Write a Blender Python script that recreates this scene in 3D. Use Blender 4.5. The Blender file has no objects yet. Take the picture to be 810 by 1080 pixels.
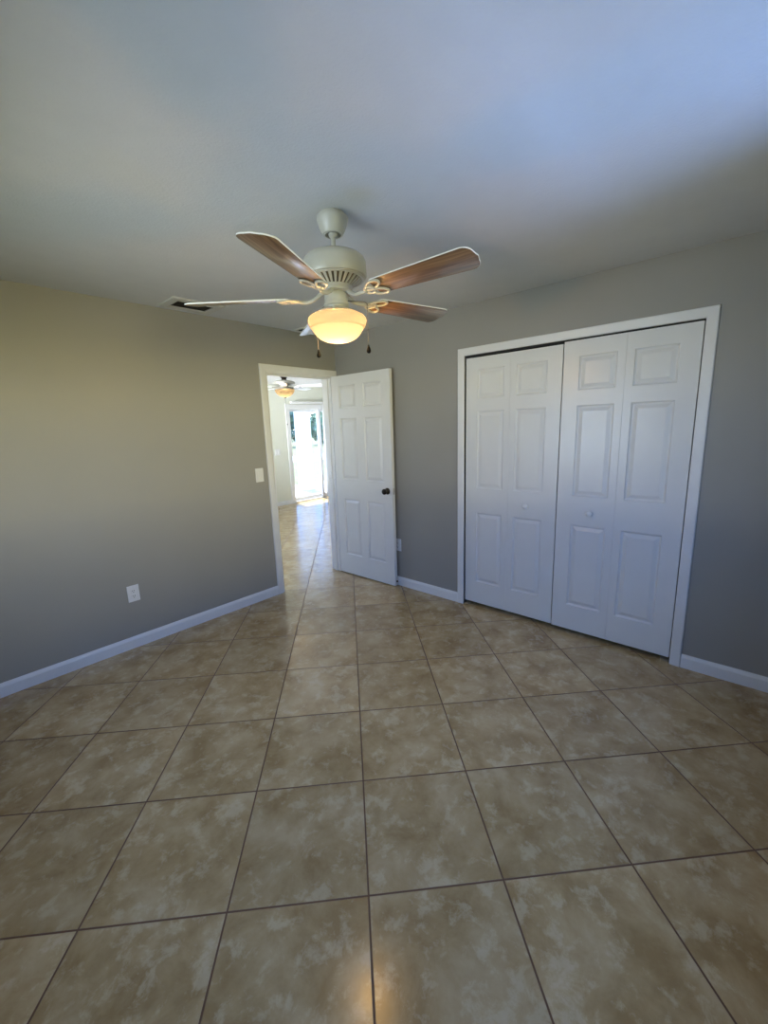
import bpy, bmesh, math, random
from mathutils import Vector, Matrix
random.seed(7)
S = bpy.context.scene
COL = S.collection
R = math.radians
PI = math.pi

# ------------------------------------------------------------------ camera
CAM = Vector((-3.0008, -3.3003, 1.5473))
FW = Vector((0.72568843, 0.66061938, -0.19224553))
RT = Vector((0.66786148, -0.74351261, -0.03391234))
UP = Vector((0.16534012, 0.1037836, 0.98076073))
cd = bpy.data.cameras.new('camera')
cam = bpy.data.objects.new('camera', cd)
COL.objects.link(cam)
cd.sensor_fit = 'HORIZONTAL'
cd.sensor_width = 36.0
cd.lens = 36.0 * 438.41 / 810
cd.shift_x = (405 - 402.24) / 810
cd.shift_y = -(540 - 536.05) / 810
cd.clip_start = 0.02
m = Matrix((RT, UP, -FW)).transposed().to_4x4()
m.translation = CAM
cam.matrix_world = m
S.camera = cam

# ------------------------------------------------------------------ exposure, sky, sun, daylight
S.view_settings.view_transform = 'Standard'
S.view_settings.look = 'None'
S.view_settings.exposure = 0.35
S.view_settings.gamma = 1.0
S.view_settings.use_curve_mapping = False

W = bpy.data.worlds.new('sky')
S.world = W
W.use_nodes = True
wn_ = W.node_tree
bg = wn_.nodes['Background']
wtc = wn_.nodes.new('ShaderNodeTexCoord')
wsx = wn_.nodes.new('ShaderNodeSeparateXYZ')
wrp = wn_.nodes.new('ShaderNodeValToRGB')
wn_.links.new(wtc.outputs['Generated'], wsx.inputs[0])
wn_.links.new(wsx.outputs['Z'], wrp.inputs[0])
wrp.color_ramp.elements[0].position = 0.03
wrp.color_ramp.elements[0].color = (0.95, 0.98, 1.0, 1)
wrp.color_ramp.elements[1].position = 0.10
wrp.color_ramp.elements[1].color = (0.27, 0.50, 1.08, 1)
wn_.links.new(wrp.outputs[0], bg.inputs[0])
bg.inputs[1].default_value = 3.7


def area(name, loc, aim, sx, sy, power, color, spread=180):
    l = bpy.data.lights.new(name, 'AREA')
    l.shape = 'RECTANGLE'
    l.size = sx
    l.size_y = sy
    l.energy = power
    l.color = color
    l.spread = R(spread)
    o = bpy.data.objects.new(name, l)
    COL.objects.link(o)
    o.location = loc
    o.rotation_euler = (Vector(aim) - Vector(loc)).to_track_quat('-Z', 'Y').to_euler()
    return o


sl = bpy.data.lights.new('sun', 'SUN')
sl.energy = 10
sl.angle = R(0.6)
sl.color = (1.0, 0.95, 0.87)
so = bpy.data.objects.new('sun', sl)
COL.objects.link(so)
so.rotation_euler = Vector((-0.10, -0.33, -1.0)).to_track_quat('-Z', 'Y').to_euler()

# daylight through the windows: portals for the open sky, plus added area lamps for light off the ground outside
def portal(name, loc, aim, sx, sy):
    o = area(name, loc, aim, sx, sy, 1.0, (1, 1, 1))
    o.data.cycles.is_portal = True
    return o


portal('west_window_portal', (-3.43, -1.55, 1.515), (0, -1.55, 1.515), 1.4, 1.13)
portal('south_window_portal', (-2.05, -3.81, 1.515), (-2.05, 0, 1.515), 2.1, 1.13)
portal('patio_door_portal', (3.24, 4.14, 1.0), (3.24, 0, 1.0), 2.0, 2.0)
portal('living_window_portal', (-1.71, 2.2, 1.35), (3, 2.2, 1.35), 2.0, 1.5)
area('warm_fill_south', (-3.1, -9.0, 1.6), (-2.6, 0, 1.6), 4.0, 1.5, 325, (1.0, 0.82, 0.25))  # added lamp for the yellow patch on the left wall; no hedge is built
area('blue_fill_south', (-1.0, -4.7, 0.25), (-1.15, -2.95, 2.44), 0.9, 0.6, 23, (0.28, 0.46, 1.0), 90)  # added low lamp that tints the ceiling blue; no paving is built here
area('pale_fill_west', (-7.0, -1.7, 0.5), (-3.3, -1.75, 1.5), 5.0, 1.4, 270, (0.80, 0.90, 1.0))  # added fill lamp outside the west window, brightens closet, floor and ceiling
area('pale_fill_living', (-4.0, 1.9, 0.35), (-1.5, 2.3, 1.6), 3.0, 1.4, 1050, (0.95, 0.97, 1.0))  # added unseen lamp that brightens the living room walls


# ------------------------------------------------------------------ helpers
def link(name, bm, mat, parent=None, smooth=False, loc=None):
    me = bpy.data.meshes.new(name)
    bmesh.ops.recalc_face_normals(bm, faces=bm.faces)
    bm.to_mesh(me)
    bm.free()
    if smooth:
        for p in me.polygons:
            p.use_smooth = True
    o = bpy.data.objects.new(name, me)
    COL.objects.link(o)
    me.materials.append(mat)
    if parent:
        o.parent = parent
    if loc:
        o.location = loc
    return o


def autosmooth(o, deg=35):
    me = o.data
    bm = bmesh.new()
    bm.from_mesh(me)
    for f in bm.faces:
        f.smooth = True
    for e in bm.edges:
        if len(e.link_faces) == 2 and e.calc_face_angle(0) > R(deg):
            e.smooth = False
    bm.to_mesh(me)
    bm.free()
    return o


def box(bm, x0, x1, y0, y1, z0, z1, bev=0.0):
    v = [bm.verts.new((x, y, z)) for x in (x0, x1) for y in (y0, y1) for z in (z0, z1)]
    fs = [(0, 1, 3, 2), (4, 6, 7, 5), (0, 4, 5, 1), (2, 3, 7, 6), (0, 2, 6, 4), (1, 5, 7, 3)]
    faces = [bm.faces.new([v[i] for i in f]) for f in fs]
    if bev > 0:
        es = list({e for f in faces for e in f.edges})
        bmesh.ops.bevel(bm, geom=es, offset=bev, segments=2, affect='EDGES', profile=0.6)
    return bm


def lathe(bm, prof, n=48, c=(0, 0)):
    rings = []
    for r, z in prof:
        if r < 1e-6:
            rings.append([bm.verts.new((c[0], c[1], z))])
        else:
            rings.append([bm.verts.new((c[0] + r * math.cos(2 * PI * k / n), c[1] + r * math.sin(2 * PI * k / n), z)) for k in range(n)])
    for a, b in zip(rings, rings[1:]):
        if len(a) == 1 and len(b) == 1:
            continue
        for k in range(n):
            k2 = (k + 1) % n
            if len(a) == 1:
                bm.faces.new((a[0], b[k], b[k2]))
            elif len(b) == 1:
                bm.faces.new((a[k], b[0], a[k2]))
            else:
                bm.faces.new((a[k], b[k], b[k2], a[k2]))
    return bm


def tube(bm, pts, rad, n=10, closed=False):
    pts = [Vector(p) for p in pts]
    N = len(pts)
    rr = rad if isinstance(rad, (list, tuple)) else [rad] * N
    rings = []
    prev = None
    for i, p in enumerate(pts):
        if closed:
            t = (pts[(i + 1) % N] - pts[i - 1]).normalized()
        else:
            t = (pts[min(i + 1, N - 1)] - pts[max(i - 1, 0)]).normalized()
        if prev is None:
            u = t.cross(Vector((0, 0, 1)))
            if u.length < 1e-3:
                u = t.cross(Vector((0, 1, 0)))
        else:
            u = prev - t * prev.dot(t)
        u.normalize()
        prev = u
        w = t.cross(u)
        rings.append([bm.verts.new(p + (u * math.cos(2 * PI * k / n) + w * math.sin(2 * PI * k / n)) * rr[i]) for k in range(n)])
    pairs = list(zip(rings, rings[1:]))
    if closed:
        pairs.append((rings[-1], rings[0]))
    for a, b in pairs:
        for k in range(n):
            bm.faces.new((a[k], a[(k + 1) % n], b[(k + 1) % n], b[k]))
    if not closed:
        bm.faces.new(rings[0][::-1])
        bm.faces.new(rings[-1])
    return bm


def empty(name, loc, rz=0.0):
    o = bpy.data.objects.new(name, None)
    COL.objects.link(o)
    o.location = loc
    o.rotation_euler = (0, 0, rz)
    o.empty_display_size = 0.1
    return o


def tag(o, label, cat, group=None, kind=None):
    o['label'] = label
    o['category'] = cat
    if group:
        o['group'] = group
    if kind:
        o['kind'] = kind
    return o


def struct(o, label, cat):
    return tag(o, label, cat, kind='structure')


# ------------------------------------------------------------------ materials
def newmat(name):
    mt = bpy.data.materials.new(name)
    mt.use_nodes = True
    nt = mt.node_tree
    return mt, nt, nt.nodes['Principled BSDF']


def nd(nt, t, **kw):
    n = nt.nodes.new(t)
    for k, v in kw.items():
        setattr(n, k, v)
    return n


def bump_noise(nt, b, scale, strength, dist=0.002, detail=3, rough=0.5):
    tc = nd(nt, 'ShaderNodeTexCoord')
    no = nd(nt, 'ShaderNodeTexNoise')
    no.inputs['Scale'].default_value = scale
    no.inputs['Detail'].default_value = detail
    no.inputs['Roughness'].default_value = rough
    nt.links.new(tc.outputs['Object'], no.inputs['Vector'])
    bp = nd(nt, 'ShaderNodeBump')
    bp.inputs['Strength'].default_value = strength
    bp.inputs['Distance'].default_value = dist
    nt.links.new(no.outputs['Fac'], bp.inputs['Height'])
    nt.links.new(bp.outputs['Normal'], b.inputs['Normal'])
    return no


def plain(name, col, rough=0.5, metal=0.0, vary=0.06, scale=20, bump=0.0, bscale=150, spec=0.5):
    mt, nt, b = newmat(name)
    b.inputs['Roughness'].default_value = rough
    b.inputs['Metallic'].default_value = metal
    b.inputs['Specular IOR Level'].default_value = spec
    tc = nd(nt, 'ShaderNodeTexCoord')
    no = nd(nt, 'ShaderNodeTexNoise')
    no.inputs['Scale'].default_value = scale
    no.inputs['Detail'].default_value = 4
    nt.links.new(tc.outputs['Object'], no.inputs['Vector'])
    rp = nd(nt, 'ShaderNodeValToRGB')
    rp.color_ramp.elements[0].position = 0.3
    rp.color_ramp.elements[1].position = 0.7
    rp.color_ramp.elements[0].color = (*[c * (1 - vary) for c in col], 1)
    rp.color_ramp.elements[1].color = (*[min(1, c * (1 + vary)) for c in col], 1)
    nt.links.new(no.outputs['Fac'], rp.inputs[0])
    nt.links.new(rp.outputs[0], b.inputs['Base Color'])
    if bump:
        bump_noise(nt, b, bscale, bump)
    return mt


M = {}
M['wall'] = plain('greige_wall_paint', (0.34, 0.33, 0.30), 0.42, vary=0.015, scale=3, bump=0.25, bscale=130)
M['living_wall'] = plain('cream_wall_paint', (0.73, 0.74, 0.65), 0.6, vary=0.015, scale=3, bump=0.2, bscale=130)
M['ceiling'] = plain('textured_ceiling_paint', (0.63, 0.63, 0.63), 0.85, vary=0.02, scale=8, bump=0.6, bscale=110)
M['trim'] = plain('white_trim_paint', (0.80, 0.80, 0.80), 0.35, vary=0.02, scale=6)
M['door'] = plain('white_door_paint', (0.78, 0.78, 0.77), 0.28, vary=0.015, scale=6)
M['closet_shade'] = plain('closet_shade_black', (0.03, 0.03, 0.03), 0.9)  # shade inside the closet put into the colour
M['bronze'] = plain('dark_bronze_metal', (0.035, 0.028, 0.022), 0.3, metal=0.8)
M['steel'] = plain('satin_steel', (0.6, 0.58, 0.54), 0.35, metal=1.0)
M['plastic'] = plain('white_plastic', (0.80, 0.80, 0.80), 0.35, vary=0.01)
M['slot'] = plain('dark_slot', (0.02, 0.02, 0.02), 0.8)
M['fan_paint'] = plain('almond_fan_enamel', (0.46, 0.45, 0.40), 0.33, vary=0.02)
M['fan_dark'] = plain('fan_slot_dark', (0.10, 0.075, 0.045), 0.7)
M['black'] = plain('black_gloss', (0.003, 0.003, 0.003), 0.6, spec=0.08)
M['chain'] = plain('chain_metal', (0.16, 0.155, 0.15), 0.6, metal=0.2)
M['socket'] = plain('dark_lamp_baffle', (0.008, 0.008, 0.008), 0.95, spec=0.02)  # near black so the added disc throws back hardly any bulb light
M['duct'] = plain('dark_duct', (0.05, 0.042, 0.032), 0.8)
M['vent'] = plain('ceiling_register_enamel', (0.60, 0.59, 0.55), 0.6, vary=0.02)
M['blade_white'] = plain('white_blade', (0.85, 0.85, 0.84), 0.35)
M['pewter'] = plain('brushed_pewter', (0.42, 0.40, 0.36), 0.4, metal=0.6)
M['patio'] = plain('pale_concrete', (0.72, 0.70, 0.66), 0.8, scale=4)
M['grass'] = plain('lawn_grass', (0.19, 0.19, 0.085), 0.9, vary=0.35, scale=3)
M['leaf'] = plain('tree_leaves', (0.10, 0.19, 0.15), 0.6, vary=0.6, scale=2.5)
M['leaf2'] = plain('bush_leaves', (0.13, 0.24, 0.13), 0.6, vary=0.6, scale=4)
M['bark'] = plain('bark', (0.12, 0.085, 0.06), 0.9, vary=0.3)
M['stucco'] = plain('white_stucco', (0.85, 0.84, 0.82), 0.8, bump=0.2, bscale=60)
M['outer'] = plain('exterior_wall', (0.6, 0.58, 0.52), 0.9)


def glass_mat(name, fac=0.06, rough=0.02, tint=(0.95, 0.97, 0.97)):
    mt = bpy.data.materials.new(name)
    mt.use_nodes = True
    nt = mt.node_tree
    nt.nodes.clear()
    o = nd(nt, 'ShaderNodeOutputMaterial')
    mx = nd(nt, 'ShaderNodeMixShader')
    tr = nd(nt, 'ShaderNodeBsdfTransparent')
    tr.inputs[0].default_value = (*tint, 1)
    gl = nd(nt, 'ShaderNodeBsdfGlossy')
    gl.inputs['Roughness'].default_value = rough
    mx.inputs[0].default_value = fac
    nt.links.new(tr.outputs[0], mx.inputs[1])
    nt.links.new(gl.outputs[0], mx.inputs[2])
    nt.links.new(mx.outputs[0], o.inputs[0])
    return mt


M['glass'] = glass_mat('window_glass')


def lamp_glass(name, col, trans, clear):
    """frosted lamp glass: passes the bulb's light, mostly scattered"""
    mt = bpy.data.materials.new(name)
    mt.use_nodes = True
    nt = mt.node_tree
    nt.nodes.clear()
    o = nd(nt, 'ShaderNodeOutputMaterial')
    tl = nd(nt, 'ShaderNodeBsdfTranslucent')
    tl.inputs[0].default_value = (*col, 1)
    tr = nd(nt, 'ShaderNodeBsdfTransparent')
    tr.inputs[0].default_value = (*trans, 1)
    gl = nd(nt, 'ShaderNodeBsdfPrincipled')
    gl.inputs['Base Color'].default_value = (0.85, 0.74, 0.52, 1)
    gl.inputs['Roughness'].default_value = 0.3
    m1 = nd(nt, 'ShaderNodeMixShader')
    m1.inputs[0].default_value = clear
    m2 = nd(nt, 'ShaderNodeMixShader')
    m2.inputs[0].default_value = 0.04
    nt.links.new(tl.outputs[0], m2.inputs[1])
    nt.links.new(gl.outputs[0], m2.inputs[2])
    nt.links.new(m2.outputs[0], m1.inputs[1])
    nt.links.new(tr.outputs[0], m1.inputs[2])
    nt.links.new(m1.outputs[0], o.inputs[0])
    return mt


M['lamp_glass'] = lamp_glass('frosted_lamp_glass', (0.0048, 0.0049, 0.0056), (1.0, 0.95, 0.85), 0.042)
M['amber_glass'] = lamp_glass('amber_lamp_glass', (0.15, 0.135, 0.11), (1.0, 0.85, 0.6), 0.15)


def emit(name, col, s):
    mt = bpy.data.materials.new(name)
    mt.use_nodes = True
    b = mt.node_tree.nodes['Principled BSDF']
    b.inputs['Base Color'].default_value = (1, 1, 1, 1)
    b.inputs['Emission Color'].default_value = (*col, 1)
    b.inputs['Emission Strength'].default_value = s
    return mt


def wood_mat(name, c0, c1, c2):
    mt, nt, b = newmat(name)
    tc = nd(nt, 'ShaderNodeTexCoord')
    mp = nd(nt, 'ShaderNodeMapping')
    mp.inputs['Scale'].default_value = (1.5, 26, 26)
    nt.links.new(tc.outputs['Object'], mp.inputs['Vector'])
    no = nd(nt, 'ShaderNodeTexNoise')
    no.inputs['Scale'].default_value = 3.0
    no.inputs['Detail'].default_value = 8
    no.inputs['Distortion'].default_value = 0.6
    nt.links.new(mp.outputs[0], no.inputs['Vector'])
    rp = nd(nt, 'ShaderNodeValToRGB')
    rp.color_ramp.elements[0].position = 0.28
    rp.color_ramp.elements[1].position = 0.74
    rp.color_ramp.elements[0].color = (*c0, 1)
    rp.color_ramp.elements[1].color = (*c2, 1)
    e = rp.color_ramp.elements.new(0.5)
    e.color = (*c1, 1)
    nt.links.new(no.outputs['Fac'], rp.inputs[0])
    nt.links.new(rp.outputs[0], b.inputs['Base Color'])
    b.inputs['Roughness'].default_value = 0.30
    b.inputs['Coat Weight'].default_value = 1.0
    b.inputs['Coat Roughness'].default_value = 0.26
    return mt


M['wood'] = wood_mat('oak_blade_laminate', (0.09, 0.045, 0.02), (0.19, 0.10, 0.05), (0.31, 0.18, 0.10))


def tile_mat():
    mt, nt, b = newmat('diagonal_ceramic_tile')
    th, s, tx, ty = 0.8139759, 0.46623586, -1.9093231, -2.1401698
    c, sn = math.cos(th), math.sin(th)
    L = nt.links.new
    tc = nd(nt, 'ShaderNodeTexCoord')

    def mth(op, a, bb=None, clamp=False):
        n = nd(nt, 'ShaderNodeMath', operation=op)
        n.use_clamp = clamp
        for i, v in enumerate((a, bb)):
            if v is None:
                continue
            if isinstance(v, (int, float)):
                n.inputs[i].default_value = v
            else:
                L(v, n.inputs[i])
        return n.outputs[0]

    def dot(vx, vy, off):
        n = nd(nt, 'ShaderNodeVectorMath', operation='DOT_PRODUCT')
        L(tc.outputs['Object'], n.inputs[0])
        n.inputs[1].default_value = (vx / s, vy / s, 0)
        return mth('SUBTRACT', n.outputs['Value'], off)

    j = dot(c, sn, (tx * c + ty * sn) / s)
    i = dot(sn, -c, (tx * sn - ty * c) / s)
    fi, fj = mth('FRACT', i), mth('FRACT', j)
    di = mth('MINIMUM', fi, mth('SUBTRACT', 1.0, fi))
    dj = mth('MINIMUM', fj, mth('SUBTRACT', 1.0, fj))
    dd = mth('MULTIPLY', mth('MINIMUM', di, dj), s)          # metres to the nearest joint
    mr = nd(nt, 'ShaderNodeMapRange')
    mr.interpolation_type = 'SMOOTHSTEP'
    L(dd, mr.inputs[0])
    mr.inputs[1].default_value = 0.0022
    mr.inputs[2].default_value = 0.0042
    cell = nd(nt, 'ShaderNodeCombineXYZ')
    L(mth('FLOOR', i), cell.inputs[0])
    L(mth('FLOOR', j), cell.inputs[1])
    wn = nd(nt, 'ShaderNodeTexWhiteNoise')
    wn.noise_dimensions = '3D'
    L(cell.outputs[0], wn.inputs['Vector'])
    sc = nd(nt, 'ShaderNodeVectorMath', operation='SCALE')
    L(wn.outputs['Color'], sc.inputs[0])
    sc.inputs['Scale'].default_value = 30
    ad = nd(nt, 'ShaderNodeVectorMath', operation='ADD')
    L(tc.outputs['Object'], ad.inputs[0])
    L(sc.outputs[0], ad.inputs[1])
    # two mottles: broad clouds and brushed strokes
    n1 = nd(nt, 'ShaderNodeTexNoise')
    n1.inputs['Scale'].default_value = 5.5
    n1.inputs['Detail'].default_value = 6
    n1.inputs['Roughness'].default_value = 0.62
    n1.inputs['Distortion'].default_value = 0.25
    L(ad.outputs[0], n1.inputs['Vector'])
    n2 = nd(nt, 'ShaderNodeTexNoise')
    n2.inputs['Scale'].default_value = 14
    n2.inputs['Detail'].default_value = 9
    n2.inputs['Roughness'].default_value = 0.68
    n2.inputs['Distortion'].default_value = 0.25
    L(ad.outputs[0], n2.inputs['Vector'])
    rp = nd(nt, 'ShaderNodeValToRGB')
    cr = rp.color_ramp
    cr.elements[0].position = 0.36
    cr.elements[1].position = 0.66
    cr.elements[0].color = (0.356, 0.236, 0.103, 1)
    cr.elements[1].color = (0.552, 0.420, 0.236, 1)
    e = cr.elements.new(0.5)
    e.color = (0.460, 0.328, 0.161, 1)
    L(n1.outputs['Fac'], rp.inputs[0])
    rp2 = nd(nt, 'ShaderNodeValToRGB')
    rp2.color_ramp.elements[0].position = 0.52
    rp2.color_ramp.elements[1].position = 0.62
    rp2.color_ramp.elements[0].color = (0, 0, 0, 1)
    rp2.color_ramp.elements[1].color = (0.42, 0.42, 0.42, 1)
    L(n2.outputs['Fac'], rp2.inputs[0])
    mx = nd(nt, 'ShaderNodeMix', data_type='RGBA')
    L(rp2.outputs[0], mx.inputs[0])
    L(rp.outputs[0], mx.inputs[6])
    mx.inputs[7].default_value = (0.690, 0.586, 0.397, 1)
    # per-tile value
    hv = nd(nt, 'ShaderNodeHueSaturation')
    mrv = nd(nt, 'ShaderNodeMapRange')
    L(wn.outputs['Value'], mrv.inputs[0])
    mrv.inputs[3].default_value = 0.90
    mrv.inputs[4].default_value = 1.10
    L(mrv.outputs[0], hv.inputs['Value'])
    L(mx.outputs[2], hv.inputs['Color'])
    mg = nd(nt, 'ShaderNodeMix', data_type='RGBA')
    L(mr.outputs[0], mg.inputs[0])
    mg.inputs[6].default_value = (0.16, 0.082, 0.038, 1)
    L(hv.outputs[0], mg.inputs[7])
    L(mg.outputs[2], b.inputs['Base Color'])
    rr = nd(nt, 'ShaderNodeMapRange')
    L(mr.outputs[0], rr.inputs[0])
    rr.inputs[3].default_value = 0.8
    rr.inputs[4].default_value = 0.20
    b.inputs['IOR'].default_value = 1.62
    L(rr.outputs[0], b.inputs['Roughness'])
    bp = nd(nt, 'ShaderNodeBump')
    bp.inputs['Strength'].default_value = 0.5
    bp.inputs['Distance'].default_value = 0.003
    hh = mth('ADD', mr.outputs[0], mth('MULTIPLY', n1.outputs['Fac'], 0.03))
    L(hh, bp.inputs['Height'])
    L(bp.outputs[0], b.inputs['Normal'])
    return mt


M['tile'] = tile_mat()

# ------------------------------------------------------------------ room shell
XW, YS, H = -3.32, -3.70, 2.44
D1, D0, DT = -0.835, -0.060, 2.065            # doorway
C1, C2, CT = -1.509, -3.014, 2.069            # closet opening
HX0, HX1, HY1 = -1.6, 4.7, 4.0                # living room
T = 0.12

bm = bmesh.new()
box(bm, XW - T, HX1 + T, YS - T, HY1 + 0.15, -0.09, 0.0)
struct(link('floor', bm, M['tile']), 'beige mottled ceramic tile floor laid on the diagonal with brown grout', 'floor')
bm = bmesh.new()
box(bm, XW - T, 0.82, YS - T, 0.06, H, H + 0.1)
struct(link('ceiling', bm, M['ceiling']), 'textured off-white bedroom ceiling above the fan', 'ceiling')
bm = bmesh.new()
box(bm, HX0 - T, HX1 + T, 0.06, HY1 + 0.15, H, H + 0.1)
struct(link('ceiling_living', bm, M['ceiling']), 'white ceiling of the bright room beyond the doorway', 'ceiling')

bm = bmesh.new()                               # wall with the doorway
box(bm, XW - T, D1, 0, T, 0, H)
box(bm, D0, T, 0, T, 0, H)
box(bm, D1, D0, 0, T, DT, H)
struct(link('wall_left', bm, M['wall']), 'greige painted wall on the left with the open doorway', 'wall')
bm = bmesh.new()                               # wall with the closet
box(bm, 0, T, C1, 0, 0, H)
box(bm, 0, T, YS - T, C2, 0, H)
box(bm, 0, T, C2, C1, CT, H)
struct(link('wall_right', bm, M['wall']), 'greige painted wall on the right around the closet', 'wall')


def wall_window(name, axis, c, t, a0, a1, w0, w1, z0, z1, mat, label):
    bm = bmesh.new()

    def bx(p0, p1, q0, q1):
        if axis == 'x':
            box(bm, min(c, c + t), max(c, c + t), p0, p1, q0, q1)
        else:
            box(bm, p0, p1, min(c, c + t), max(c, c + t), q0, q1)
    bx(a0, w0, 0, H)
    bx(w1, a1, 0, H)
    bx(w0, w1, 0, z0)
    bx(w0, w1, z1, H)
    return struct(link(name, bm, mat), label, 'wall')


wall_window('wall_west', 'x', XW, -T, YS - T, 0, -2.25, -0.85, 0.95, 2.08, M['wall'], 'greige wall with a window at the left of the camera')
wall_window('wall_back', 'y', YS, -T, XW, 0, -3.10, -1.00, 0.95, 2.08, M['wall'], 'greige wall with a window behind the camera')
wall_window('wall_living_west', 'x', HX0, -T, T, HY1, 1.2, 3.2, 0.6, 2.1, M['living_wall'], 'cream wall with an added window in the far room')
bm = bmesh.new()
box(bm, HX1, HX1 + T, T, HY1, 0, H)
struct(link('wall_living_east', bm, M['living_wall']), 'cream east wall of the far room', 'wall')
SX0, SX1, SZ = 2.235, 4.25, 2.035
bm = bmesh.new()
box(bm, HX0 - T, SX0, HY1, HY1 + 0.15, 0, H)
box(bm, SX1, HX1 + T, HY1, HY1 + 0.15, 0, H)
box(bm, SX0, SX1, HY1, HY1 + 0.15, SZ, H)
struct(link('wall_living_north', bm, M['living_wall']), 'pale cream far wall seen through the doorway around the glass door', 'wall')
bm = bmesh.new()                               # living side skin of the shared wall
box(bm, HX0 - T, D1, T, T + 0.012, 0, H)
box(bm, D0, HX1 + T, T, T + 0.012, 0, H)
box(bm, D1, D0, T, T + 0.012, DT, H)
box(bm, T, HX1 + T, 0.0, T, 0, H)
struct(link('wall_living_south', bm, M['living_wall']), 'cream far side of the doorway wall', 'wall')
bm = bmesh.new()                               # closet recess
box(bm, 0.72, 0.82, YS - T, 0, 0, H)
box(bm, T, 0.72, C1 + 0.05, C1 + 0.15, 0, H)
box(bm, T, 0.72, C2 - 0.15, C2 - 0.05, 0, H)
struct(link('wall_closet', bm, M['closet_shade']), 'inside of the closet behind the folding doors, coloured near black for its shade', 'wall')


def window(name, axis, c, a0, a1, z0, z1, label):
    """frame with one meeting rail, in the outer half of the wall"""
    root = empty(name, (0, 0, 0))
    struct(root, label, 'window')

    def bx(bm, p0, p1, q0, q1, d0, d1):
        if axis == 'x':
            box(bm, c - d1, c - d0, p0, p1, q0, q1)
        else:
            box(bm, p0, p1, c - d1, c - d0, q0, q1)
    bm = bmesh.new()
    f = 0.045
    bx(bm, a0, a0 + f, z0, z1, 0.05, 0.10)
    bx(bm, a1 - f, a1, z0, z1, 0.05, 0.10)
    bx(bm, a0 + f, a1 - f, z0, z0 + f, 0.05, 0.10)
    bx(bm, a0 + f, a1 - f, z1 - f, z1, 0.05, 0.10)
    zm = (z0 + z1) / 2
    bx(bm, a0 + f, a1 - f, zm - 0.02, zm + 0.02, 0.06, 0.09)
    link('window_frame', bm, M['trim'], root)
    bm = bmesh.new()
    bx(bm, a0 + f, a1 - f, z0 + f, zm - 0.02, 0.073, 0.077)
    bx(bm, a0 + f, a1 - f, zm + 0.02, z1 - f, 0.073, 0.077)
    link('window_glass', bm, M['glass'], root)
    bm = bmesh.new()
    bx(bm, a0 - 0.04, a1 + 0.04, z0 - 0.022, z0, -0.03, 0.05)
    link('window_sill', bm, M['trim'], root)


window('window_1', 'x', XW, -2.25, -0.85, 0.95, 2.08, 'white framed window in the bedroom wall opposite the closet')
window('window_2', 'y', YS, -3.10, -1.00, 0.95, 2.08, 'white framed window in the bedroom wall behind the camera')
window('added_window_3', 'x', HX0, 1.2, 3.2, 0.6, 2.1, 'unseen white framed window added in the far room west wall for light')  # window added out of view to let light into the living room


# ------------------------------------------------------------------ trim
def base_profile(bm, p0, p1, nrm, h=0.087, t=0.014):
    """baseboard from p0 to p1 (floor points on the wall), nrm into the room"""
    p0, p1, n = Vector(p0), Vector(p1), Vector(nrm)
    prof = [(0, 0), (t, 0), (t, h - 0.022), (t * 0.75, h - 0.012), (t * 0.45, h - 0.004), (t * 0.3, h), (0, h)]
    ra = [bm.verts.new(p0 + n * a + Vector((0, 0, z))) for a, z in prof]
    rb = [bm.verts.new(p1 + n * a + Vector((0, 0, z))) for a, z in prof]
    k = len(prof)
    for i in range(k):
        bm.faces.new((ra[i], ra[(i + 1) % k], rb[(i + 1) % k], rb[i]))
    bm.faces.new(ra[::-1])
    bm.faces.new(rb)


CW = 0.058
for nm, p0, p1, n, lb in (
        ('baseboard_left', (XW, 0, 0), (D1 - CW, 0, 0), (0, -1, 0), 'white baseboard along the left wall up to the doorway'),
        ('baseboard_right', (0, -0.016, 0), (0, C1 + CW, 0), (-1, 0, 0), 'short white baseboard between open door and closet'),
        ('baseboard_right_end', (0, C2 - CW, 0), (0, YS, 0), (-1, 0, 0), 'white baseboard to the right of the closet'),
        ('baseboard_west', (XW, YS, 0), (XW, 0, 0), (1, 0, 0), 'white baseboard under the west window'),
        ('baseboard_back', (XW, YS, 0), (0, YS, 0), (0, 1, 0), 'white baseboard behind the camera'),
        ('baseboard_living', (HX0, HY1, 0), (SX0 - 0.03, HY1, 0), (0, -1, 0), 'white baseboard on the far wall beyond the doorway')):
    bm = bmesh.new()
    base_profile(bm, p0, p1, n)
    struct(link(nm, bm, M['trim']), lb, 'baseboard')


def casing(name, axis, a0, a1, zt, lo_w, hi_w, label, n=-1):
    """flat casing with eased edges around an opening in plane axis=0; lo_w/hi_w widths"""
    root = bmesh.new()
    prof = [(0.0, 0.0), (0.0, 0.010), (0.006, 0.013), (0.05, 0.017), (0.055, 0.015), (0.058, 0.0)]

    def pt(a, z, d):
        return (n * d, a, z) if axis == 'x' else (a, n * d, z)
    # three mitred runs
    for run in ('lo', 'hi', 'top'):
        ra, rb = [], []
        for w, d in prof:
            wl = w * lo_w / 0.058
            wh = w * hi_w / 0.058
            if run == 'lo':
                A, B = pt(a0 - wl, 0, d), pt(a0 - wl, zt + w, d)
            elif run == 'hi':
                A, B = pt(a1 + wh, 0, d), pt(a1 + wh, zt + w, d)
            else:
                A, B = pt(a0 - wl, zt + w, d), pt(a1 + wh, zt + w, d)
            ra.append(root.verts.new(A))
            rb.append(root.verts.new(B))
        k = len(prof)
        for i in range(k):
            root.faces.new((ra[i], ra[(i + 1) % k], rb[(i + 1) % k], rb[i]))
        root.faces.new(ra[::-1])
        root.faces.new(rb)
    o = link(name, root, M['trim'])
    return struct(o, label, 'trim')


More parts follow.
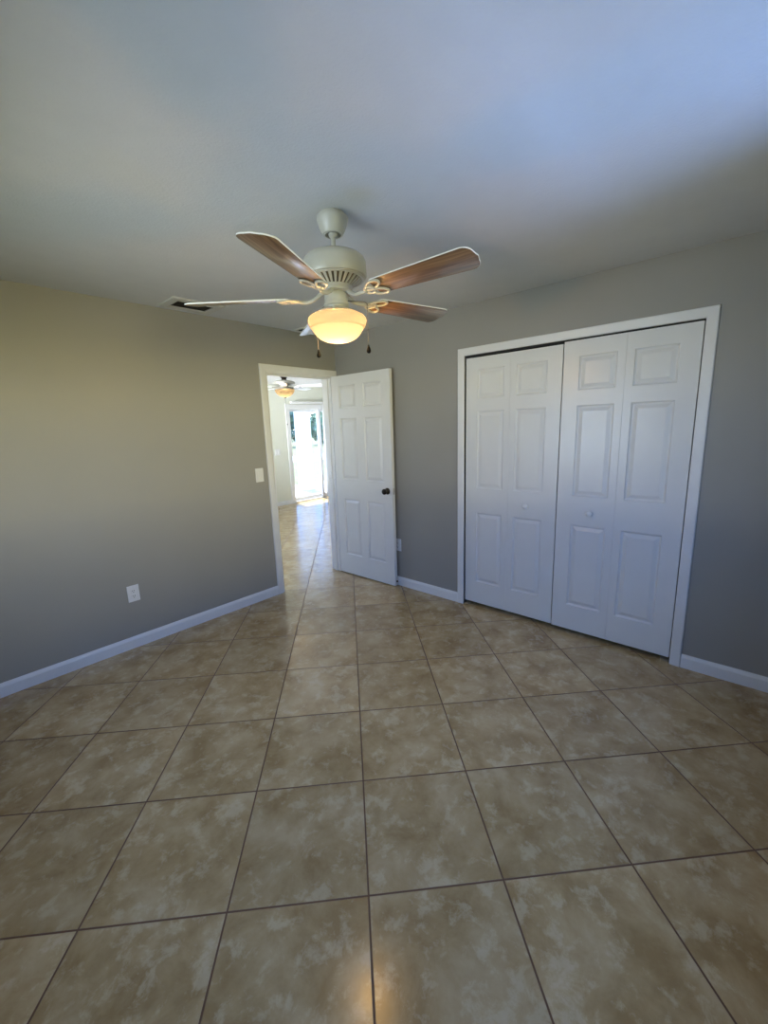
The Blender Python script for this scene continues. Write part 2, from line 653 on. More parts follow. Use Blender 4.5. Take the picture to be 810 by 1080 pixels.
casing('trim_1', 'y', D1, D0, DT, CW, 0.0585, 'white casing around the open doorway')
casing('trim_2', 'x', C2, C1, CT, CW, CW, 'wide white casing around the closet doors')
bm = bmesh.new()                                # doorway jamb lining with stop
jt = 0.018
box(bm, D1, D1 + jt, 0.0, T + 0.012, 0, DT)
box(bm, D0 - jt, D0, 0.0, T + 0.012, 0, DT)
box(bm, D1 + jt, D0 - jt, 0.0, T + 0.012, DT - jt, DT)
box(bm, D1 + jt, D1 + jt + 0.011, 0.04, 0.075, 0, DT - jt)
box(bm, D0 - jt - 0.011, D0 - jt, 0.04, 0.075, 0, DT - jt)
box(bm, D1 + jt + 0.011, D0 - jt - 0.011, 0.04, 0.075, DT - jt - 0.011, DT - jt)
jb = struct(link('trim_3', bm, M['trim']), 'white jamb lining inside the open doorway', 'trim')
bm = bmesh.new()
box(bm, D1 + jt, D1 + jt + 0.002, 0.006, 0.032, 0.90, 0.96)
link('strike_plate', bm, M['steel'], jb)['label'] = 'small metal strike plate'
bm = bmesh.new()                                # closet jamb
box(bm, 0.0, T, C1 - 0.0, C1 + 0.05, 0, CT)
box(bm, 0.0, T, C2 - 0.05, C2, 0, CT)
cj = struct(link('trim_4', bm, M['trim']), 'white jambs at the sides of the closet opening', 'trim')
bm = bmesh.new()
box(bm, 0.012, 0.045, C2, C1, CT - 0.012, CT)
link('bifold_track', bm, M['slot'], cj)['label'] = 'dark metal track over the closet doors'
for yy in (C1 - 0.03, C2 + 0.03):
    bm = bmesh.new()
    box(bm, 0.008, 0.04, yy - 0.022, yy + 0.022, 0.0, 0.012, 0.002)
    link('pivot_bracket', bm, plain('brass_bracket', (0.35, 0.28, 0.17), 0.5), cj)['label'] = 'tan floor pivot bracket'


# ------------------------------------------------------------------ panelled doors
def panel_slab(w, h, th, panels):
    """slab in local x (0..w), z (0..h), front at y=0, back at y=th; raised panels on both faces"""
    bm = bmesh.new()
    xs = sorted({0, w, *[p[0] for p in panels], *[p[1] for p in panels]})
    zs = sorted({0, h, *[p[2] for p in panels], *[p[3] for p in panels]})
    cache = {}

    def V(x, y, z):
        k = (round(x, 5), round(y, 5), round(z, 5))
        if k not in cache:
            cache[k] = bm.verts.new((x, y, z))
        return cache[k]
    for side in (0, 1):
        yf = th if side else 0.0
        sg = -1 if side else 1

        def Y(d):
            return yf + sg * d
        for a, b_ in zip(xs, xs[1:]):
            for c, d in zip(zs, zs[1:]):
                pn = [p for p in panels if p[0] <= a + 1e-6 and p[1] >= b_ - 1e-6 and p[2] <= c + 1e-6 and p[3] >= d - 1e-6]
                if not pn:
                    q = [V(a, Y(0), c), V(b_, Y(0), c), V(b_, Y(0), d), V(a, Y(0), d)]
                    bm.faces.new(q if not side else q[::-1])
        for (a, b_, c, d) in panels:
            # the panel's outline follows every grid line that meets it
            steps = [(0, 0), (0.003, 0.006), (0.010, 0.011), (0.015, 0.011), (0.036, 0.002), (0.039, 0.001)]
            prev = None
            for ins, dep in steps:
                ring = [V(a + ins, Y(dep), c + ins), V(b_ - ins, Y(dep), c + ins), V(b_ - ins, Y(dep), d - ins), V(a + ins, Y(dep), d - ins)]
                if prev:
                    for k in range(4):
                        q = (prev[k], prev[(k + 1) % 4], ring[(k + 1) % 4], ring[k])
                        bm.faces.new(q if not side else q[::-1])
                prev = ring
            bm.faces.new(prev if not side else prev[::-1])
    for (x, x2, z, z2) in ((0, w, 0, 0), (0, w, h, h), (0, 0, 0, h), (w, w, 0, h)):
        bm.faces.new((V(x, 0, z), V(x2, 0, z if z == z2 else z), V(x2, th, z2), V(x, th, z2)) if z == z2 else
                     (V(x, 0, z), V(x, 0, z2), V(x, th, z2), V(x, th, z)))
    return bm


PZ = [(0.225, 0.826), (1.029, 1.642), (1.740, 1.957)]
# open bedroom door: hinge line at D0 side, slab swings into the room along -y
door = empty('door_1', (-0.091, -0.022, 0.012), R(-89.06))
struct(door, 'white six-panel door standing open against the right wall', 'door')
zb0 = 0.012
pans = [(x0, x1, a - zb0, b - zb0) for (x0, x1) in ((0.105, 0.335), (0.435, 0.665)) for (a, b) in PZ]
DWID = 0.767
sb = link('door_slab', panel_slab(DWID, 2.043, 0.035, pans), M['door'], door)
# local +x runs along the slab, front (y=0) must face the camera (-x world)


def knob_bm(s, sgn):
    bm = bmesh.new()
    prof = [(0, 0.0), (0.032, 0.0), (0.032, 0.004), (0.026, 0.009), (0.013, 0.011), (0.011, 0.028), (0.018, 0.034), (0.026, 0.041), (0.028, 0.049), (0.025, 0.056), (0.014, 0.060), (0, 0.061)]
    lathe(bm, prof, 28)
    for v in bm.verts:
        x, y, z = v.co
        v.co = (x, sgn * z * s, y)
    return bm


kf = link('door_knob', knob_bm(1.0, -1), M['bronze'], door, True, (0.705, 0.0, 0.935))
kf['label'] = 'dark bronze round door knob'
kb = link('door_knob', knob_bm(0.75, 1), M['bronze'], door, True, (0.705, 0.035, 0.935))
kb['label'] = 'dark bronze round door knob'
bm = bmesh.new()
box(bm, DWID, DWID + 0.002, 0.006, 0.029, 0.905, 0.965)
box(bm, DWID + 0.002, DWID + 0.010, 0.011, 0.024, 0.925, 0.945, 0.003)
link('latch_plate', bm, M['steel'], door)['label'] = 'satin metal latch plate'
for z in (0.2, 1.0, 1.8):
    bm = bmesh.new()
    lathe(bm, [(0, z - 0.045), (0.006, z - 0.045), (0.006, z + 0.045), (0, z + 0.045)], 12, (-0.006, 0.038))
    link('hinge', bm, M['steel'], door, True)

# closet bifold pairs
CX = 0.006


def bifold(name, y0, y1, ztop, x, label):
    root = empty(name, (x, y0, 0.036))
    struct(root, label, 'door')
    h = ztop - 0.036
    wd = (y0 - y1)
    lw = wd / 2 - 0.0005
    for k in range(2):
        outer, inner = 0.100, 0.046
        x0, x1 = (outer, lw - inner) if k == 0 else (inner, lw - outer)
        pn = [(x0, x1, a - 0.036, b - 0.036) for a, b in PZ]
        bmz = panel_slab(lw, h, 0.030, pn)
        o = link('door_leaf', bmz, M['door'], root)
        o.location = (0, -k * (lw + 0.001), 0)
        o.rotation_euler = (0, 0, R(-90))
    return root


def cknob(root, ydist):
    bm = bmesh.new()
    lathe(bm, [(0, 0), (0.012, 0), (0.009, 0.012), (0.013, 0.016), (0.020, 0.023), (0.020, 0.029), (0.014, 0.035), (0, 0.036)], 24)
    for v in bm.verts:
        a, b_, c = v.co
        v.co = (-c, a, b_)
    link('closet_knob', bm, M['door'], root, True, (0, -ydist, 0.884))['label'] = 'small round white knob'


bL = bifold('door_2', -1.516, -2.256, 2.048, CX + 0.006, 'left white bifold closet door pair of panelled leaves')
cknob(bL, 0.525)
bR = bifold('door_3', -2.266, -3.008, 2.058, CX - 0.004, 'right white bifold closet door pair of panelled leaves')
cknob(bR, 0.222)

# sliding glass door of the far room
sd = empty('door_4', (0, HY1, 0))
struct(sd, 'white framed sliding glass door in the far wall beyond the doorway', 'door')
bm = bmesh.new()
box(bm, SX0 - 0.04, SX0 + 0.05, -0.02, 0.12, 0, SZ + 0.03)
box(bm, SX1 - 0.05, SX1 + 0.04, -0.02, 0.12, 0, SZ + 0.03)
box(bm, SX0 + 0.05, SX1 - 0.05, -0.02, 0.12, SZ - 0.07, SZ + 0.03)
box(bm, SX0 + 0.05, SX1 - 0.05, 0.0, 0.14, 0, 0.025)
link('door_frame', bm, M['trim'], sd)
for (xa, xb, ya) in ((SX0 + 0.05, 3.17, 0.065), (3.07, SX1 - 0.05, 0.02)):
    bm = bmesh.new()
    z0, z1 = 0.026, SZ - 0.071
    f = 0.06
    box(bm, xa, xa + f, ya, ya + 0.04, z0, z1)
    box(bm, xb - f - 0.03, xb, ya, ya + 0.04, z0, z1)
    box(bm, xa + f, xb - f - 0.03, ya, ya + 0.04, z0, z0 + 0.07)
    box(bm, xa + f, xb - f - 0.03, ya, ya + 0.04, z1 - 0.04, z1)
    p = link('sliding_panel', bm, M['trim'], sd)
    bm = bmesh.new()
    box(bm, xa + f, xb - f - 0.03, ya + 0.018, ya + 0.022, z0 + 0.07, z1 - 0.04)
    link('glass_pane', bm, M['glass'], p)


# vertical blind bunched at the right of the glass door
vb = empty('vertical_blind', (3.29, HY1 - 0.09, 0))
tag(vb, 'white vertical blind bunched open at the right of the far glass door', 'blind')
bm = bmesh.new()
box(bm, 2.28 - 3.29, 4.2 - 3.29, -0.025, 0.025, 2.075, 2.12, 0.004)
link('head_rail', bm, M['trim'], vb)
for k in range(12):
    bm = bmesh.new()
    xx = -0.17 + k * 0.035
    ra, rb = [], []
    for q in range(7):
        u = (q - 3) / 3
        px, py = xx + 0.010 * (1 - u * u) + u * 0.012, u * 0.042
        ra.append(bm.verts.new((px, py, 0.03)))
        rb.append(bm.verts.new((px, py, 2.075)))
    for q in range(6):
        bm.faces.new((ra[q], ra[q + 1], rb[q + 1], rb[q]))
    o = link('vane', bm, M['plastic'], vb, True)
    sm = o.modifiers.new('thickness', 'SOLIDIFY')
    sm.thickness = 0.0015


# ------------------------------------------------------------------ ceiling fan
def rot_pts(pts, a):
    c, s = math.cos(a), math.sin(a)
    return [(x * c - y * s, x * s + y * c, z) for x, y, z in pts]


PITCH = -12


def blade_bm(r0=0.205, r1=0.655, w0=0.108, w1=0.140, th=0.005):
    """outline in local x (radial) / y, thickness along z, pitched about x afterwards"""
    bm = bmesh.new()
    out = []
    n = 6
    # root (slightly rounded), then the tip with rounded corners
    cr = 0.018
    for k in range(n + 1):
        a = R(180 + 90 * k / n)
        out.append((r0 + cr + cr * math.cos(a), -w0 / 2 + cr + cr * math.sin(a)))
    ct = 0.045
    for k in range(n + 1):
        a = R(270 + 90 * k / n)
        out.append((r1 - ct * 0.8 + ct * 0.8 * math.cos(a) - 0.006, -w1 / 2 + ct + ct * math.sin(a)))
    out.append((r1, 0.0))
    for k in range(n + 1):
        a = R(90 * k / n)
        out.append((r1 - ct * 0.8 + ct * 0.8 * math.cos(a) - 0.006, w1 / 2 - ct + ct * math.sin(a)))
    for k in range(n + 1):
        a = R(90 + 90 * k / n)
        out.append((r0 + cr + cr * math.cos(a), w0 / 2 - cr + cr * math.sin(a)))
    e = 0.0012
    rings = []
    cx, cy = (r0 + r1) / 2, 0
    for z, ins in ((-th / 2, e), (-th / 2 + e, 0), (th / 2 - e, 0), (th / 2, e)):
        ring = []
        for x, y in out:
            dx, dy = cx - x, cy - y
            L = math.hypot(dx, dy) or 1
            ring.append(bm.verts.new((x + dx / L * ins, y + dy / L * ins, z)))
        rings.append(ring)
    k = len(out)
    for a, b_ in zip(rings, rings[1:]):
        for i in range(k):
            bm.faces.new((a[i], a[(i + 1) % k], b_[(i + 1) % k], b_[i]))
    bm.faces.new(rings[0][::-1])
    bm.faces.new(rings[-1])
    return bm


def iron_bm(dz):
    """cast arm that reaches from the flywheel down to the blade and opens into two teardrop loops"""
    bm = bmesh.new()
    arm = []
    rad = []
    for k in range(13):
        t = k / 12
        x = 0.055 + t * 0.115
        z = dz * (1 - t) ** 1.6 - 0.008 - 0.012 * math.sin(PI * t)
        arm.append((x, 0.006 * math.sin(2 * PI * t), z))
        rad.append(0.010 - 0.003 * t)
    tube(bm, arm, rad, 10)
    for sg in (-1, 1):
        pts = []
        L, wd = (0.098, 0.026)
        for k in range(28):
            a = 2 * PI * k / 28
            u = (1 - math.cos(a)) / 2
            x = u * L
            y = wd * math.sin(a) * (0.35 + 0.65 * u ** 0.6)
            pts.append((x, y, -0.007))
        ang = R(27) * sg
        q = [(0.163 + p[0] * math.cos(ang) - p[1] * math.sin(ang), p[0] * math.sin(ang) + p[1] * math.cos(ang), p[2]) for p in pts]
        tube(bm, q, 0.0052, 8, True)
    ring = [(0.185 + 0.024 * math.cos(2 * PI * k / 24), 0.024 * math.sin(2 * PI * k / 24), -0.009) for k in range(24)]
    tube(bm, ring, 0.0052, 8, True)
    return bm


FX, FY = -1.655, -1.850
fan = empty('ceiling_fan', (FX, FY, H))
tag(fan, 'almond ceiling fan with wood-toned blades and lit schoolhouse glass shade above the bedroom floor', 'ceiling fan')


def P(name, bm, mat, parent=fan, smooth=True):
    o = link(name, bm, mat, parent)
    if smooth:
        autosmooth(o, 40)
    return o


bm = bmesh.new()
lathe(bm, [(0, 0), (0.052, 0), (0.052, -0.012), (0.065, -0.013), (0.067, -0.021), (0.065, -0.029), (0.060, -0.046), (0.051, -0.068), (0.043, -0.081), (0.034, -0.083), (0.032, -0.073), (0, -0.071)], 48)
P('canopy', bm, M['fan_paint'])
bm = bmesh.new()
lathe(bm, [(0, -0.070), (0.016, -0.072), (0.021, -0.079), (0.016, -0.089), (0.009, -0.093), (0.009, -0.142), (0.017, -0.146), (0.020, -0.155), (0, -0.155)], 24)
P('downrod', bm, M['fan_paint'])
bm = bmesh.new()
lathe(bm, [(0, -0.148), (0.045, -0.150), (0.085, -0.156), (0.114, -0.166), (0.130, -0.178), (0.137, -0.194), (0.138, -0.248), (0.134, -0.254), (0.126, -0.256), (0.10, -0.252), (0, -0.252)], 64)
P('motor_housing', bm, M['fan_paint'])
# vented lower cone: dark core with the ribs standing on it
bm = bmesh.new()
lathe(bm, [(0.0, -0.252), (0.116, -0.253), (0.060, -0.292), (0, -0.292)], 48)
vc = P('vent_cone', bm, M['fan_dark'])
bm = bmesh.new()
nR = 30
for k in range(nR):
    a = 2 * PI * k / nR
    hw = R(3.2)
    q = []
    for (r, z) in ((0.124, -0.253), (0.066, -0.295)):
        for da in (-hw, hw):
            q.append((r * math.cos(a + da), r * math.sin(a + da), z))
    q2 = [(x * 0.96, y * 0.96, z + 0.006) for x, y, z in q]
    v = [bm.verts.new(p_) for p_ in q] + [bm.verts.new(p_) for p_ in q2]
    for f in ((0, 1, 3, 2), (4, 6, 7, 5), (0, 4, 5, 1), (2, 3, 7, 6), (0, 2, 6, 4), (1, 5, 7, 3)):
        bm.faces.new([v[i] for i in f])
lathe(bm, [(0.112, -0.250), (0.127, -0.252), (0.129, -0.257), (0.124, -0.262), (0.112, -0.259), (0.112, -0.250)], 64)
lathe(bm, [(0.058, -0.284), (0.074, -0.287), (0.074, -0.296), (0.058, -0.298), (0.058, -0.284)], 48)
P('vent_ribs', bm, M['fan_paint'], vc, False)
bm = bmesh.new()
lathe(bm, [(0, -0.290), (0.070, -0.292), (0.072, -0.298), (0.070, -0.310), (0.062, -0.313), (0, -0.313)], 48)
P('flywheel', bm, M['fan_paint'])
bm = bmesh.new()
lathe(bm, [(0, -0.310), (0.048, -0.312), (0.051, -0.318), (0.051, -0.352), (0.055, -0.356), (0.055, -0.364), (0.047, -0.368), (0.045, -0.376), (0, -0.376)], 48)
P('switch_housing', bm, M['fan_paint'])
bm = bmesh.new()
lathe(bm, [(0, -0.372), (0.047, -0.374), (0.060, -0.378), (0.082, -0.386), (0.090, -0.392), (0.091, -0.400), (0.086, -0.402), (0, -0.398)], 48)
P('light_fitter', bm, M['fan_paint'])
bm = bmesh.new()
lathe(bm, [(0, -0.400), (0.086, -0.4005), (0.086, -0.404), (0.024, -0.406), (0.020, -0.425), (0.014, -0.428), (0, -0.428)], 40)
P('lamp_baffle', bm, M['socket'])  # dark disc with socket stub, added so the fitter doesn't glow through
for k in range(3):
    a = R(100 + 120 * k)
    bm = bmesh.new()
    ca, sa = math.cos(a), math.sin(a)
    tube(bm, [(0.088 * ca, 0.088 * sa, -0.396), (0.106 * ca, 0.106 * sa, -0.396)], [0.004, 0.0055], 10)
    P('thumb_screw', bm, M['fan_paint'])

# schoolhouse glass: flared shoulder, stepped band, rounded bottom
prof = [(0.080, -0.392), (0.088, -0.394), (0.104, -0.400), (0.119, -0.408), (0.128, -0.418), (0.130, -0.428), (0.127, -0.440),
        (0.1225, -0.451), (0.1205, -0.4545), (0.1140, -0.4560), (0.1128, -0.4590), (0.1120, -0.4640), (0.1080, -0.4680), (0.1055, -0.4740), (0.097, -0.486), (0.080, -0.500), (0.058, -0.510),
        (0.034, -0.5155), (0.015, -0.517), (0, -0.5172)]
bm = bmesh.new()
lathe(bm, prof, 64)
sh = link('lamp_shade', bm, M['lamp_glass'], fan, True)
sh['label'] = 'lit frosted glass bowl shade'
bl = bpy.data.lights.new('fan_bulb', 'POINT')
bl.energy = 130
bl.color = (1.0, 0.60, 0.22)
bl.shadow_soft_size = 0.028
bo = bpy.data.objects.new('fan_bulb', bl)
COL.objects.link(bo)
bo.parent = fan
bo.location = (0, 0, -0.462)

BZ = -0.331
A0 = -82.5
blades = []
for k in range(5):
    a = R(A0 + 72 * k)
    if k == 0:
        b0 = link('blade', blade_bm(), M['wood'], fan)
        b0.data.materials.append(M['blade_white'])
        for p_ in b0.data.polygons:          # white top and edge band, wood laminate below
            p_.material_index = 0 if p_.normal.z < -0.9 else 1
        autosmooth(b0, 50)
        i0 = link('blade_iron', iron_bm(0.032), M['fan_paint'], fan, True)
        o1, o2 = b0, i0
    else:
        o1, o2 = b0.copy(), i0.copy()
        for o in (o1, o2):
            COL.objects.link(o)
            o.parent = fan
    for o, pp in ((o1, PITCH), (o2, PITCH * 0.9)):     # the blade circle hangs a touch out of level
        mt_ = Matrix.Rotation(R(-1.5), 4, 'X') @ Matrix.Rotation(a, 4, 'Z') @ Matrix.Rotation(R(pp), 4, 'X')
        o.location = (0, 0, BZ)
        o.rotation_euler = mt_.to_euler()


def pull_chain(parent, x, y, z0, z1, r=0.0015, pend=True, pmat='black'):
    bm = bmesh.new()
    n = int((z0 - z1) / 0.006)
    pr = []
    for k in range(n):
        z = z0 - k * 0.006
        pr += [(0.0008, z), (r, z - 0.002), (r, z - 0.004), (0.0008, z - 0.006)]
    pr = [(0, z0)] + pr + [(0, pr[-1][1])]
    lathe(bm, pr, 6, (x, y))
    ch = link('pull_chain', bm, M['chain'], parent, True)
    if pend:
        bm = bmesh.new()
        lathe(bm, [(0, z1 + 0.001), (0.0025, z1), (0.004, z1 - 0.008), (0.009, z1 - 0.022), (0.010, z1 - 0.028), (0.007, z1 - 0.035), (0, z1 - 0.038)], 16, (x, y))
        link('pendant', bm, M[pmat], ch, True)['label'] = 'black teardrop pendant'
    return ch


# chains hang beside the glass from short spouts on the switch housing
for (lx, ly, zt, zb) in ((0.0885, -0.1015, -0.366, -0.530), (0.018, 0.161, -0.366, -0.522)):
    L = math.hypot(lx, ly)
    bm = bmesh.new()
    ux, uy = lx / L, ly / L
    tube(bm, [(0.046 * ux, 0.048 * uy, -0.345), (0.7 * lx, 0.7 * ly, -0.349), (0.93 * lx, 0.93 * ly, -0.353), (lx, ly, -0.360), (lx, ly, -0.367)], 0.003, 8)
    ch = pull_chain(fan, lx, ly, zt, zb)
    link('chain_guide', bm, M['chain'], ch, True)

# living room fan
lf = empty('ceiling_fan', (1.12, 2.46, H))
tag(lf, 'white bladed ceiling fan with amber glass bowl in the far room through the doorway', 'ceiling fan')
bm = bmesh.new()
lathe(bm, [(0, 0), (0.085, 0), (0.082, -0.015), (0.060, -0.06), (0.038, -0.085), (0.038, -0.115), (0, -0.115)], 32)
P('canopy', bm, M['bronze'], lf)
bm = bmesh.new()
lathe(bm, [(0, -0.108), (0.06, -0.110), (0.125, -0.122), (0.165, -0.138), (0.172, -0.155), (0.165, -0.175), (0.12, -0.19), (0.075, -0.20), (0.075, -0.245), (0, -0.245)], 48)
P('motor_housing', bm, M['pewter'], lf)
bm = bmesh.new()
lathe(bm, [(0, -0.236), (0.10, -0.238), (0.145, -0.246), (0.150, -0.256), (0, -0.252)], 48)
P('light_fitter', bm, M['pewter'], lf)
bm = bmesh.new()
lathe(bm, [(0.146, -0.252), (0.155, -0.258), (0.150, -0.285), (0.128, -0.320), (0.090, -0.350), (0.045, -0.368), (0.010, -0.374), (0, -0.374)], 48)
link('lamp_shade', bm, M['amber_glass'], lf, True)['label'] = 'lit amber glass bowl'
bm = bmesh.new()
lathe(bm, [(0, -0.372), (0.012, -0.374), (0.014, -0.382), (0.006, -0.392), (0, -0.398)], 16)
P('finial', bm, M['bronze'], lf)
l2 = bpy.data.lights.new('living_fan_bulb', 'POINT')
l2.energy = 3.5
l2.color = (1.0, 0.68, 0.34)
l2.shadow_soft_size = 0.03
o = bpy.data.objects.new('living_fan_bulb', l2)
COL.objects.link(o)
o.parent = lf
o.location = (0, 0, -0.30)
for k in range(5):
    a = R(-57 + 72 * k)
    if k == 0:
        b1 = link('blade', blade_bm(0.21, 0.66, 0.11, 0.14), M['blade_white'], lf)
        bmi = bmesh.new()
        tube(bmi, [(0.06, 0, 0.012), (0.13, 0, -0.004), (0.18, 0, -0.008), (0.25, 0, -0.008)], [0.012, 0.010, 0.012, 0.008], 8)
        box(bmi, 0.20, 0.27, -0.035, 0.035, -0.010, -0.004, 0.002)
        i1 = link('blade_iron', bmi, M['pewter'], lf)
        o1, o2 = b1, i1
    else:
        o1, o2 = b1.copy(), i1.copy()
        for o in (o1, o2):
            COL.objects.link(o)
            o.parent = lf
    for o in (o1, o2):
        o.location = (0, 0, -0.215)
        o.rotation_euler = (R(-11), 0, a)
pull_chain(lf, 0.0, 0.0, -0.398, -0.78, 0.003, True, 'chain').children[0]['label'] = 'small metal pull'


# ------------------------------------------------------------------ ceiling registers
def register(name, x0, x1, y0, y1, ix0, ix1, iy0, iy1, slats, label, lift=0.0):
    root = empty(name, ((x0 + x1) / 2, (y0 + y1) / 2, H))
    cx, cy = root.location.x, root.location.y
    tag(root, label, 'air vent')
    bm = bmesh.new()
    t = 0.010
    for (a, b_, c, d) in ((x0, ix0, y0, y1), (ix1, x1, y0, y1), (ix0, ix1, y0, iy0), (ix0, ix1, iy1, y1)):
        box(bm, a - cx, b_ - cx, c - cy, d - cy, -t, 0, 0.002)
    link('vent_frame', bm, M['vent'], root)
    bm = bmesh.new()
    box(bm, ix0 - cx, ix1 - cx, iy0 - cy, iy1 - cy, -0.0025, 0)  # flat plate under a closed ceiling; the duct's shade is its colour
    link('vent_throat', bm, M['duct'], root)['label'] = 'flat plate coloured dark for the shade in the duct'
    for k in range(slats):
        yy = iy0 + (iy1 - iy0) * (k + 0.5) / slats
        bm = bmesh.new()
        hw = (iy1 - iy0) / slats * 0.34
        v = [bm.verts.new(p_) for p_ in ((ix0 - cx, yy - cy - hw, -0.010), (ix1 - cx, yy - cy - hw, -0.010), (ix1 - cx, yy - cy + hw, -0.004), (ix0 - cx, yy - cy + hw, -0.004),
                                         (ix0 - cx, yy - cy - hw, -0.0085), (ix1 - cx, yy - cy - hw, -0.0085), (ix1 - cx, yy - cy + hw, -0.0025), (ix0 - cx, yy - cy + hw, -0.0025))]
        for f in ((0, 1, 2, 3), (7, 6, 5, 4), (0, 4, 5, 1), (1, 5, 6, 2), (2, 6, 7, 3), (3, 7, 4, 0)):
            bm.faces.new([v[i] for i in f])
        link('vent_slat', bm, M['duct'], root)
    return root


register('air_vent', -1.70, -1.335, -0.325, -0.055, -1.643, -1.392, -0.262, -0.118, 5, 'dark slotted ceiling register above the left wall beside the blade tip')
register('air_vent', -0.53, -0.27, -0.185, -0.02, -0.50, -0.30, -0.160, -0.045, 3, 'small ceiling register near the corner above the doorway, mostly behind the fan')


# ------------------------------------------------------------------ electrical plates
def plate(bm, w, h, t=0.006):
    box(bm, -w / 2, w / 2, 0, t, -h / 2, h / 2, 0.0025)


def outlet(name, loc, rz, label):
    root = empty(name, loc, rz)
    tag(root, label, 'outlet')
    bm = bmesh.new()
    plate(bm, 0.078, 0.122)
    link('cover_plate', bm, M['plastic'], root)
    for z in (-0.020, 0.020):
        bm = bmesh.new()
        lathe(bm, [(0, 0.006), (0.0165, 0.006), (0.0165, 0.0085), (0.0155, 0.0095), (0, 0.0095)], 24)
        for v in bm.verts:
            x, y, zz = v.co
            v.co = (x, zz, y * 0.86 + z)
        sk = link('socket', bm, M['plastic'], root)
        bm = bmesh.new()
        for xx, hh in ((-0.0064, 0.009), (0.0064, 0.007)):
            box(bm, xx - 0.0016, xx + 0.0016, 0.0095, 0.0099, z + 0.003 - hh / 2, z + 0.003 + hh / 2)
        b3 = bmesh.new()
        lathe(bm, [(0, 0.0), (0.0028, 0.0), (0.0028, 0.0004), (0, 0.0004)], 10, (0, 0.02))
        for v in list(bm.verts)[-22:]:
            x, y, zz = v.co
            v.co = (x, 0.0095 + zz, z - 0.009 + (y - 0.02))
        b3.free()
        link('socket_slots', bm, M['slot'], sk)
    bm = bmesh.new()
    lathe(bm, [(0, 0), (0.0032, 0), (0.0028, 0.0012), (0, 0.0015)], 12)
    for v in bm.verts:
        x, y, zz = v.co
        v.co = (x, 0.006 + zz, y)
    link('screw', bm, M['plastic'], root)
    return root


outlet('wall_outlet', (-2.107, 0, 0.412), PI, 'white duplex outlet low on the left wall')
outlet('wall_outlet', (0, -0.775, 0.412), PI / 2, 'white outlet plate on the right wall just behind the open door edge')


def switch(name, loc, rz, w, gangs, label):
    root = empty(name, loc, rz)
    tag(root, label, 'light switch')
    bm = bmesh.new()
    plate(bm, w, 0.122)
    link('cover_plate', bm, M['plastic'], root)
    for g in range(gangs):
        cx = (g - (gangs - 1) / 2) * 0.046
        bm = bmesh.new()
        v = [bm.verts.new(p_) for p_ in ((cx - 0.0165, 0.006, -0.033), (cx + 0.0165, 0.006, -0.033), (cx + 0.0165, 0.006, 0.033), (cx - 0.0165, 0.006, 0.033),
                                         (cx - 0.0155, 0.0115, -0.032), (cx + 0.0155, 0.0115, -0.032), (cx + 0.0155, 0.0075, 0.032), (cx - 0.0155, 0.0075, 0.032))]
        for f in ((3, 2, 1, 0), (4, 5, 6, 7), (0, 1, 5, 4), (1, 2, 6, 5), (2, 3, 7, 6), (3, 0, 4, 7)):
            bm.faces.new([v[i] for i in f])
        link('rocker', bm, M['plastic'], root)
    return root


switch('light_switch', (-0.981, 0, 1.160), PI, 0.078, 1, 'white rocker light switch on the left wall beside the doorway')
switch('light_switch', (1.93, HY1, 1.108), PI, 0.118, 2, 'wide white switch plate on the far wall left of the glass door')

# door stop on the baseboard behind the open door
ds = empty('door_stop', (-0.014, -0.790, 0.052))
tag(ds, 'small door stop with black tip on the baseboard by the open door', 'door stop')
bm = bmesh.new()
lathe(bm, [(0, 0), (0.011, 0), (0.011, 0.004), (0.006, 0.006), (0.006, 0.030), (0, 0.030)], 16)
for v in bm.verts:
    x, y, z = v.co
    v.co = (-z, x, y)
link('stem', bm, M['plastic'], ds, True)
bm = bmesh.new()
lathe(bm, [(0, 0.029), (0.0085, 0.029), (0.0095, 0.040), (0.007, 0.044), (0, 0.044)], 16)
for v in bm.verts:
    x, y, z = v.co
    v.co = (-z, x, y)
link('bumper', bm, M['black'], ds, True)['label'] = 'black rubber bumper'

# ------------------------------------------------------------------ outside the patio door
bm = bmesh.new()
box(bm, -2, 9.0, HY1 + 0.15, 6.6, -0.098, -0.03)
struct(link('ground_patio', bm, M['patio']), 'sunlit pale concrete patio outside the glass door', 'patio')
bm = bmesh.new()
box(bm, -60, 80, -60, 90, -0.35, -0.10)
struct(link('ground_lawn', bm, M['grass']), 'sunlit lawn beyond the patio', 'lawn')
bm = bmesh.new()
box(bm, -40, 60, 14.5, 18.5, -0.099, -0.085)
struct(link('ground_drive', bm, M['patio']), 'pale paved strip crossing the lawn', 'paving')

pc = empty('porch_column', (3.80, 5.55, -0.03))
tag(pc, 'square white porch column seen through the glass door', 'column')
rz = R(20)
bm = bmesh.new()
box(bm, -0.15, 0.15, -0.15, 0.15, 0.14, 2.72, 0.006)
link('shaft', bm, M['stucco'], pc).rotation_euler = (0, 0, rz)
bm = bmesh.new()
box(bm, -0.18, 0.18, -0.18, 0.18, 0, 0.14, 0.008)
link('base', bm, M['stucco'], pc).rotation_euler = (0, 0, rz)


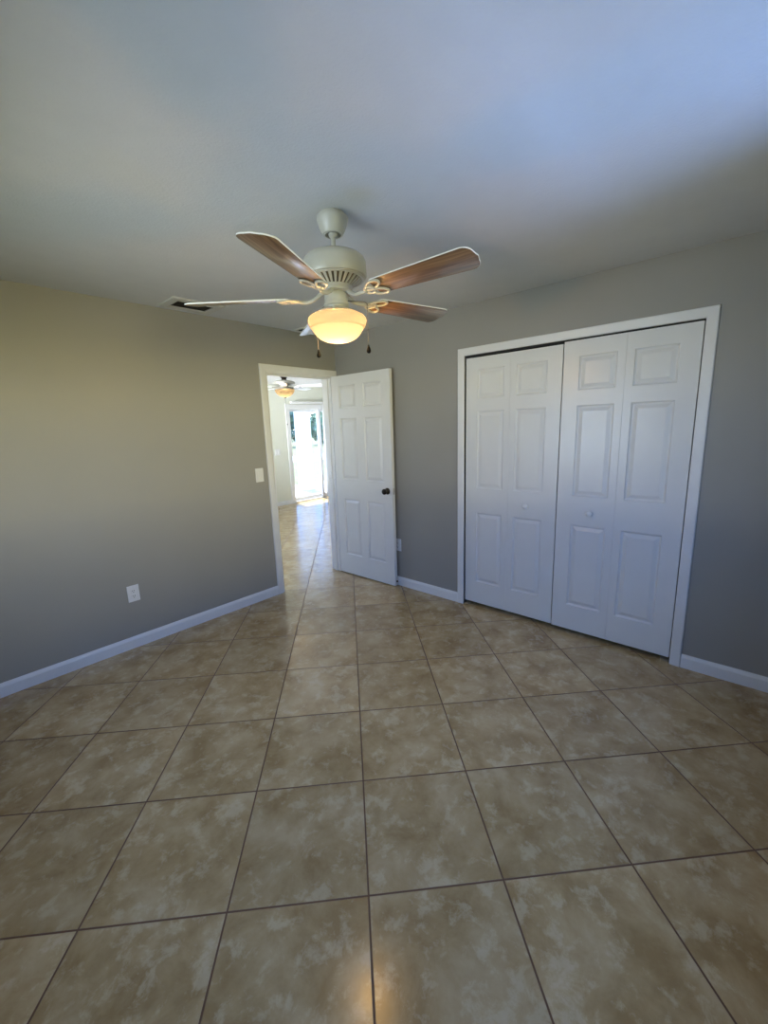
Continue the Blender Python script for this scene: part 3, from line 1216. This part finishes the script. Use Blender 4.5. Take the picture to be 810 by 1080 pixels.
def crown(seed, rx, rz_, cz, n=700, leaf=0.35):
    rnd = random.Random(seed)
    bm = bmesh.new()
    blobs = [(rnd.uniform(-.55, .55) * rx, rnd.uniform(-.55, .55) * rx, cz + rnd.uniform(-.55, .5) * rz_, rnd.uniform(.45, .65)) for _ in range(7)]
    for k in range(n):
        bx_, by_, bz_, s = rnd.choice(blobs)
        d = Vector((rnd.gauss(0, 1), rnd.gauss(0, 1), rnd.gauss(0, 1))).normalized()
        r = rnd.uniform(0.6, 1.0)
        p = Vector((bx_ + d.x * rx * s * r, by_ + d.y * rx * s * r, bz_ + d.z * rz_ * s * r))
        u = Vector((rnd.gauss(0, 1), rnd.gauss(0, 1), rnd.gauss(0, 1))).normalized()
        w = u.cross(d + Vector((0.01, 0, 0))).normalized()
        l = leaf * rnd.uniform(.6, 1.2)
        vs = [bm.verts.new(p + u * l), bm.verts.new(p + w * l * .45 + d * l * .1), bm.verts.new(p - u * l), bm.verts.new(p - w * l * .45 - d * l * .1)]
        bm.faces.new(vs)
    return bm


TG = 'trees at the far edge of the lawn'
trees = [
    (21.3, 30.5, 1.5, 4.6, 'dark tree left of the white column, beyond the lawn', 'leaf'),
    (16.5, 33.5, 2.0, 6.5, 'tall dark tree at the left edge beyond the lawn', 'leaf'),
    (25.4, 31.0, 1.4, 3.7, 'green tree right of the white column, beyond the lawn', 'leaf2'),
    (31.0, 33.0, 2.2, 5.5, 'broad tree at the right end beyond the lawn', 'leaf'),
]
for k, (x, y, rx, h, lb, mt) in enumerate(trees):
    t = empty('garden_tree', (x, y, -0.10))
    tag(t, lb, 'tree', TG)
    link('crown', crown(k + 3, rx, h * 0.42, h * 0.56, 1400, 0.32), M[mt], t)
    bm = bmesh.new()
    tube(bm, [(0, 0, 0), (0.05, 0, h * 0.25), (0, 0.05, h * 0.6)], [0.20, 0.14, 0.08], 10)
    link('trunk', bm, M['bark'], t, True)
sb_ = empty('shrub_stand_in', (12.6, 15.9 + 3.2, -0.10))  # shrub put in where a small bluish shape could not be identified
tag(sb_, 'low dark shrub standing in for an unclear bluish shape right of the white column', 'shrub')
link('foliage', crown(40, 0.30, 0.34, 0.32, 700, 0.10), M['leaf'], sb_)
bm = bmesh.new()
tube(bm, [(0, 0, 0), (0.02, 0, 0.15), (0, 0.02, 0.3)], [0.05, 0.04, 0.02], 8)
link('stem', bm, M['bark'], sb_, True)
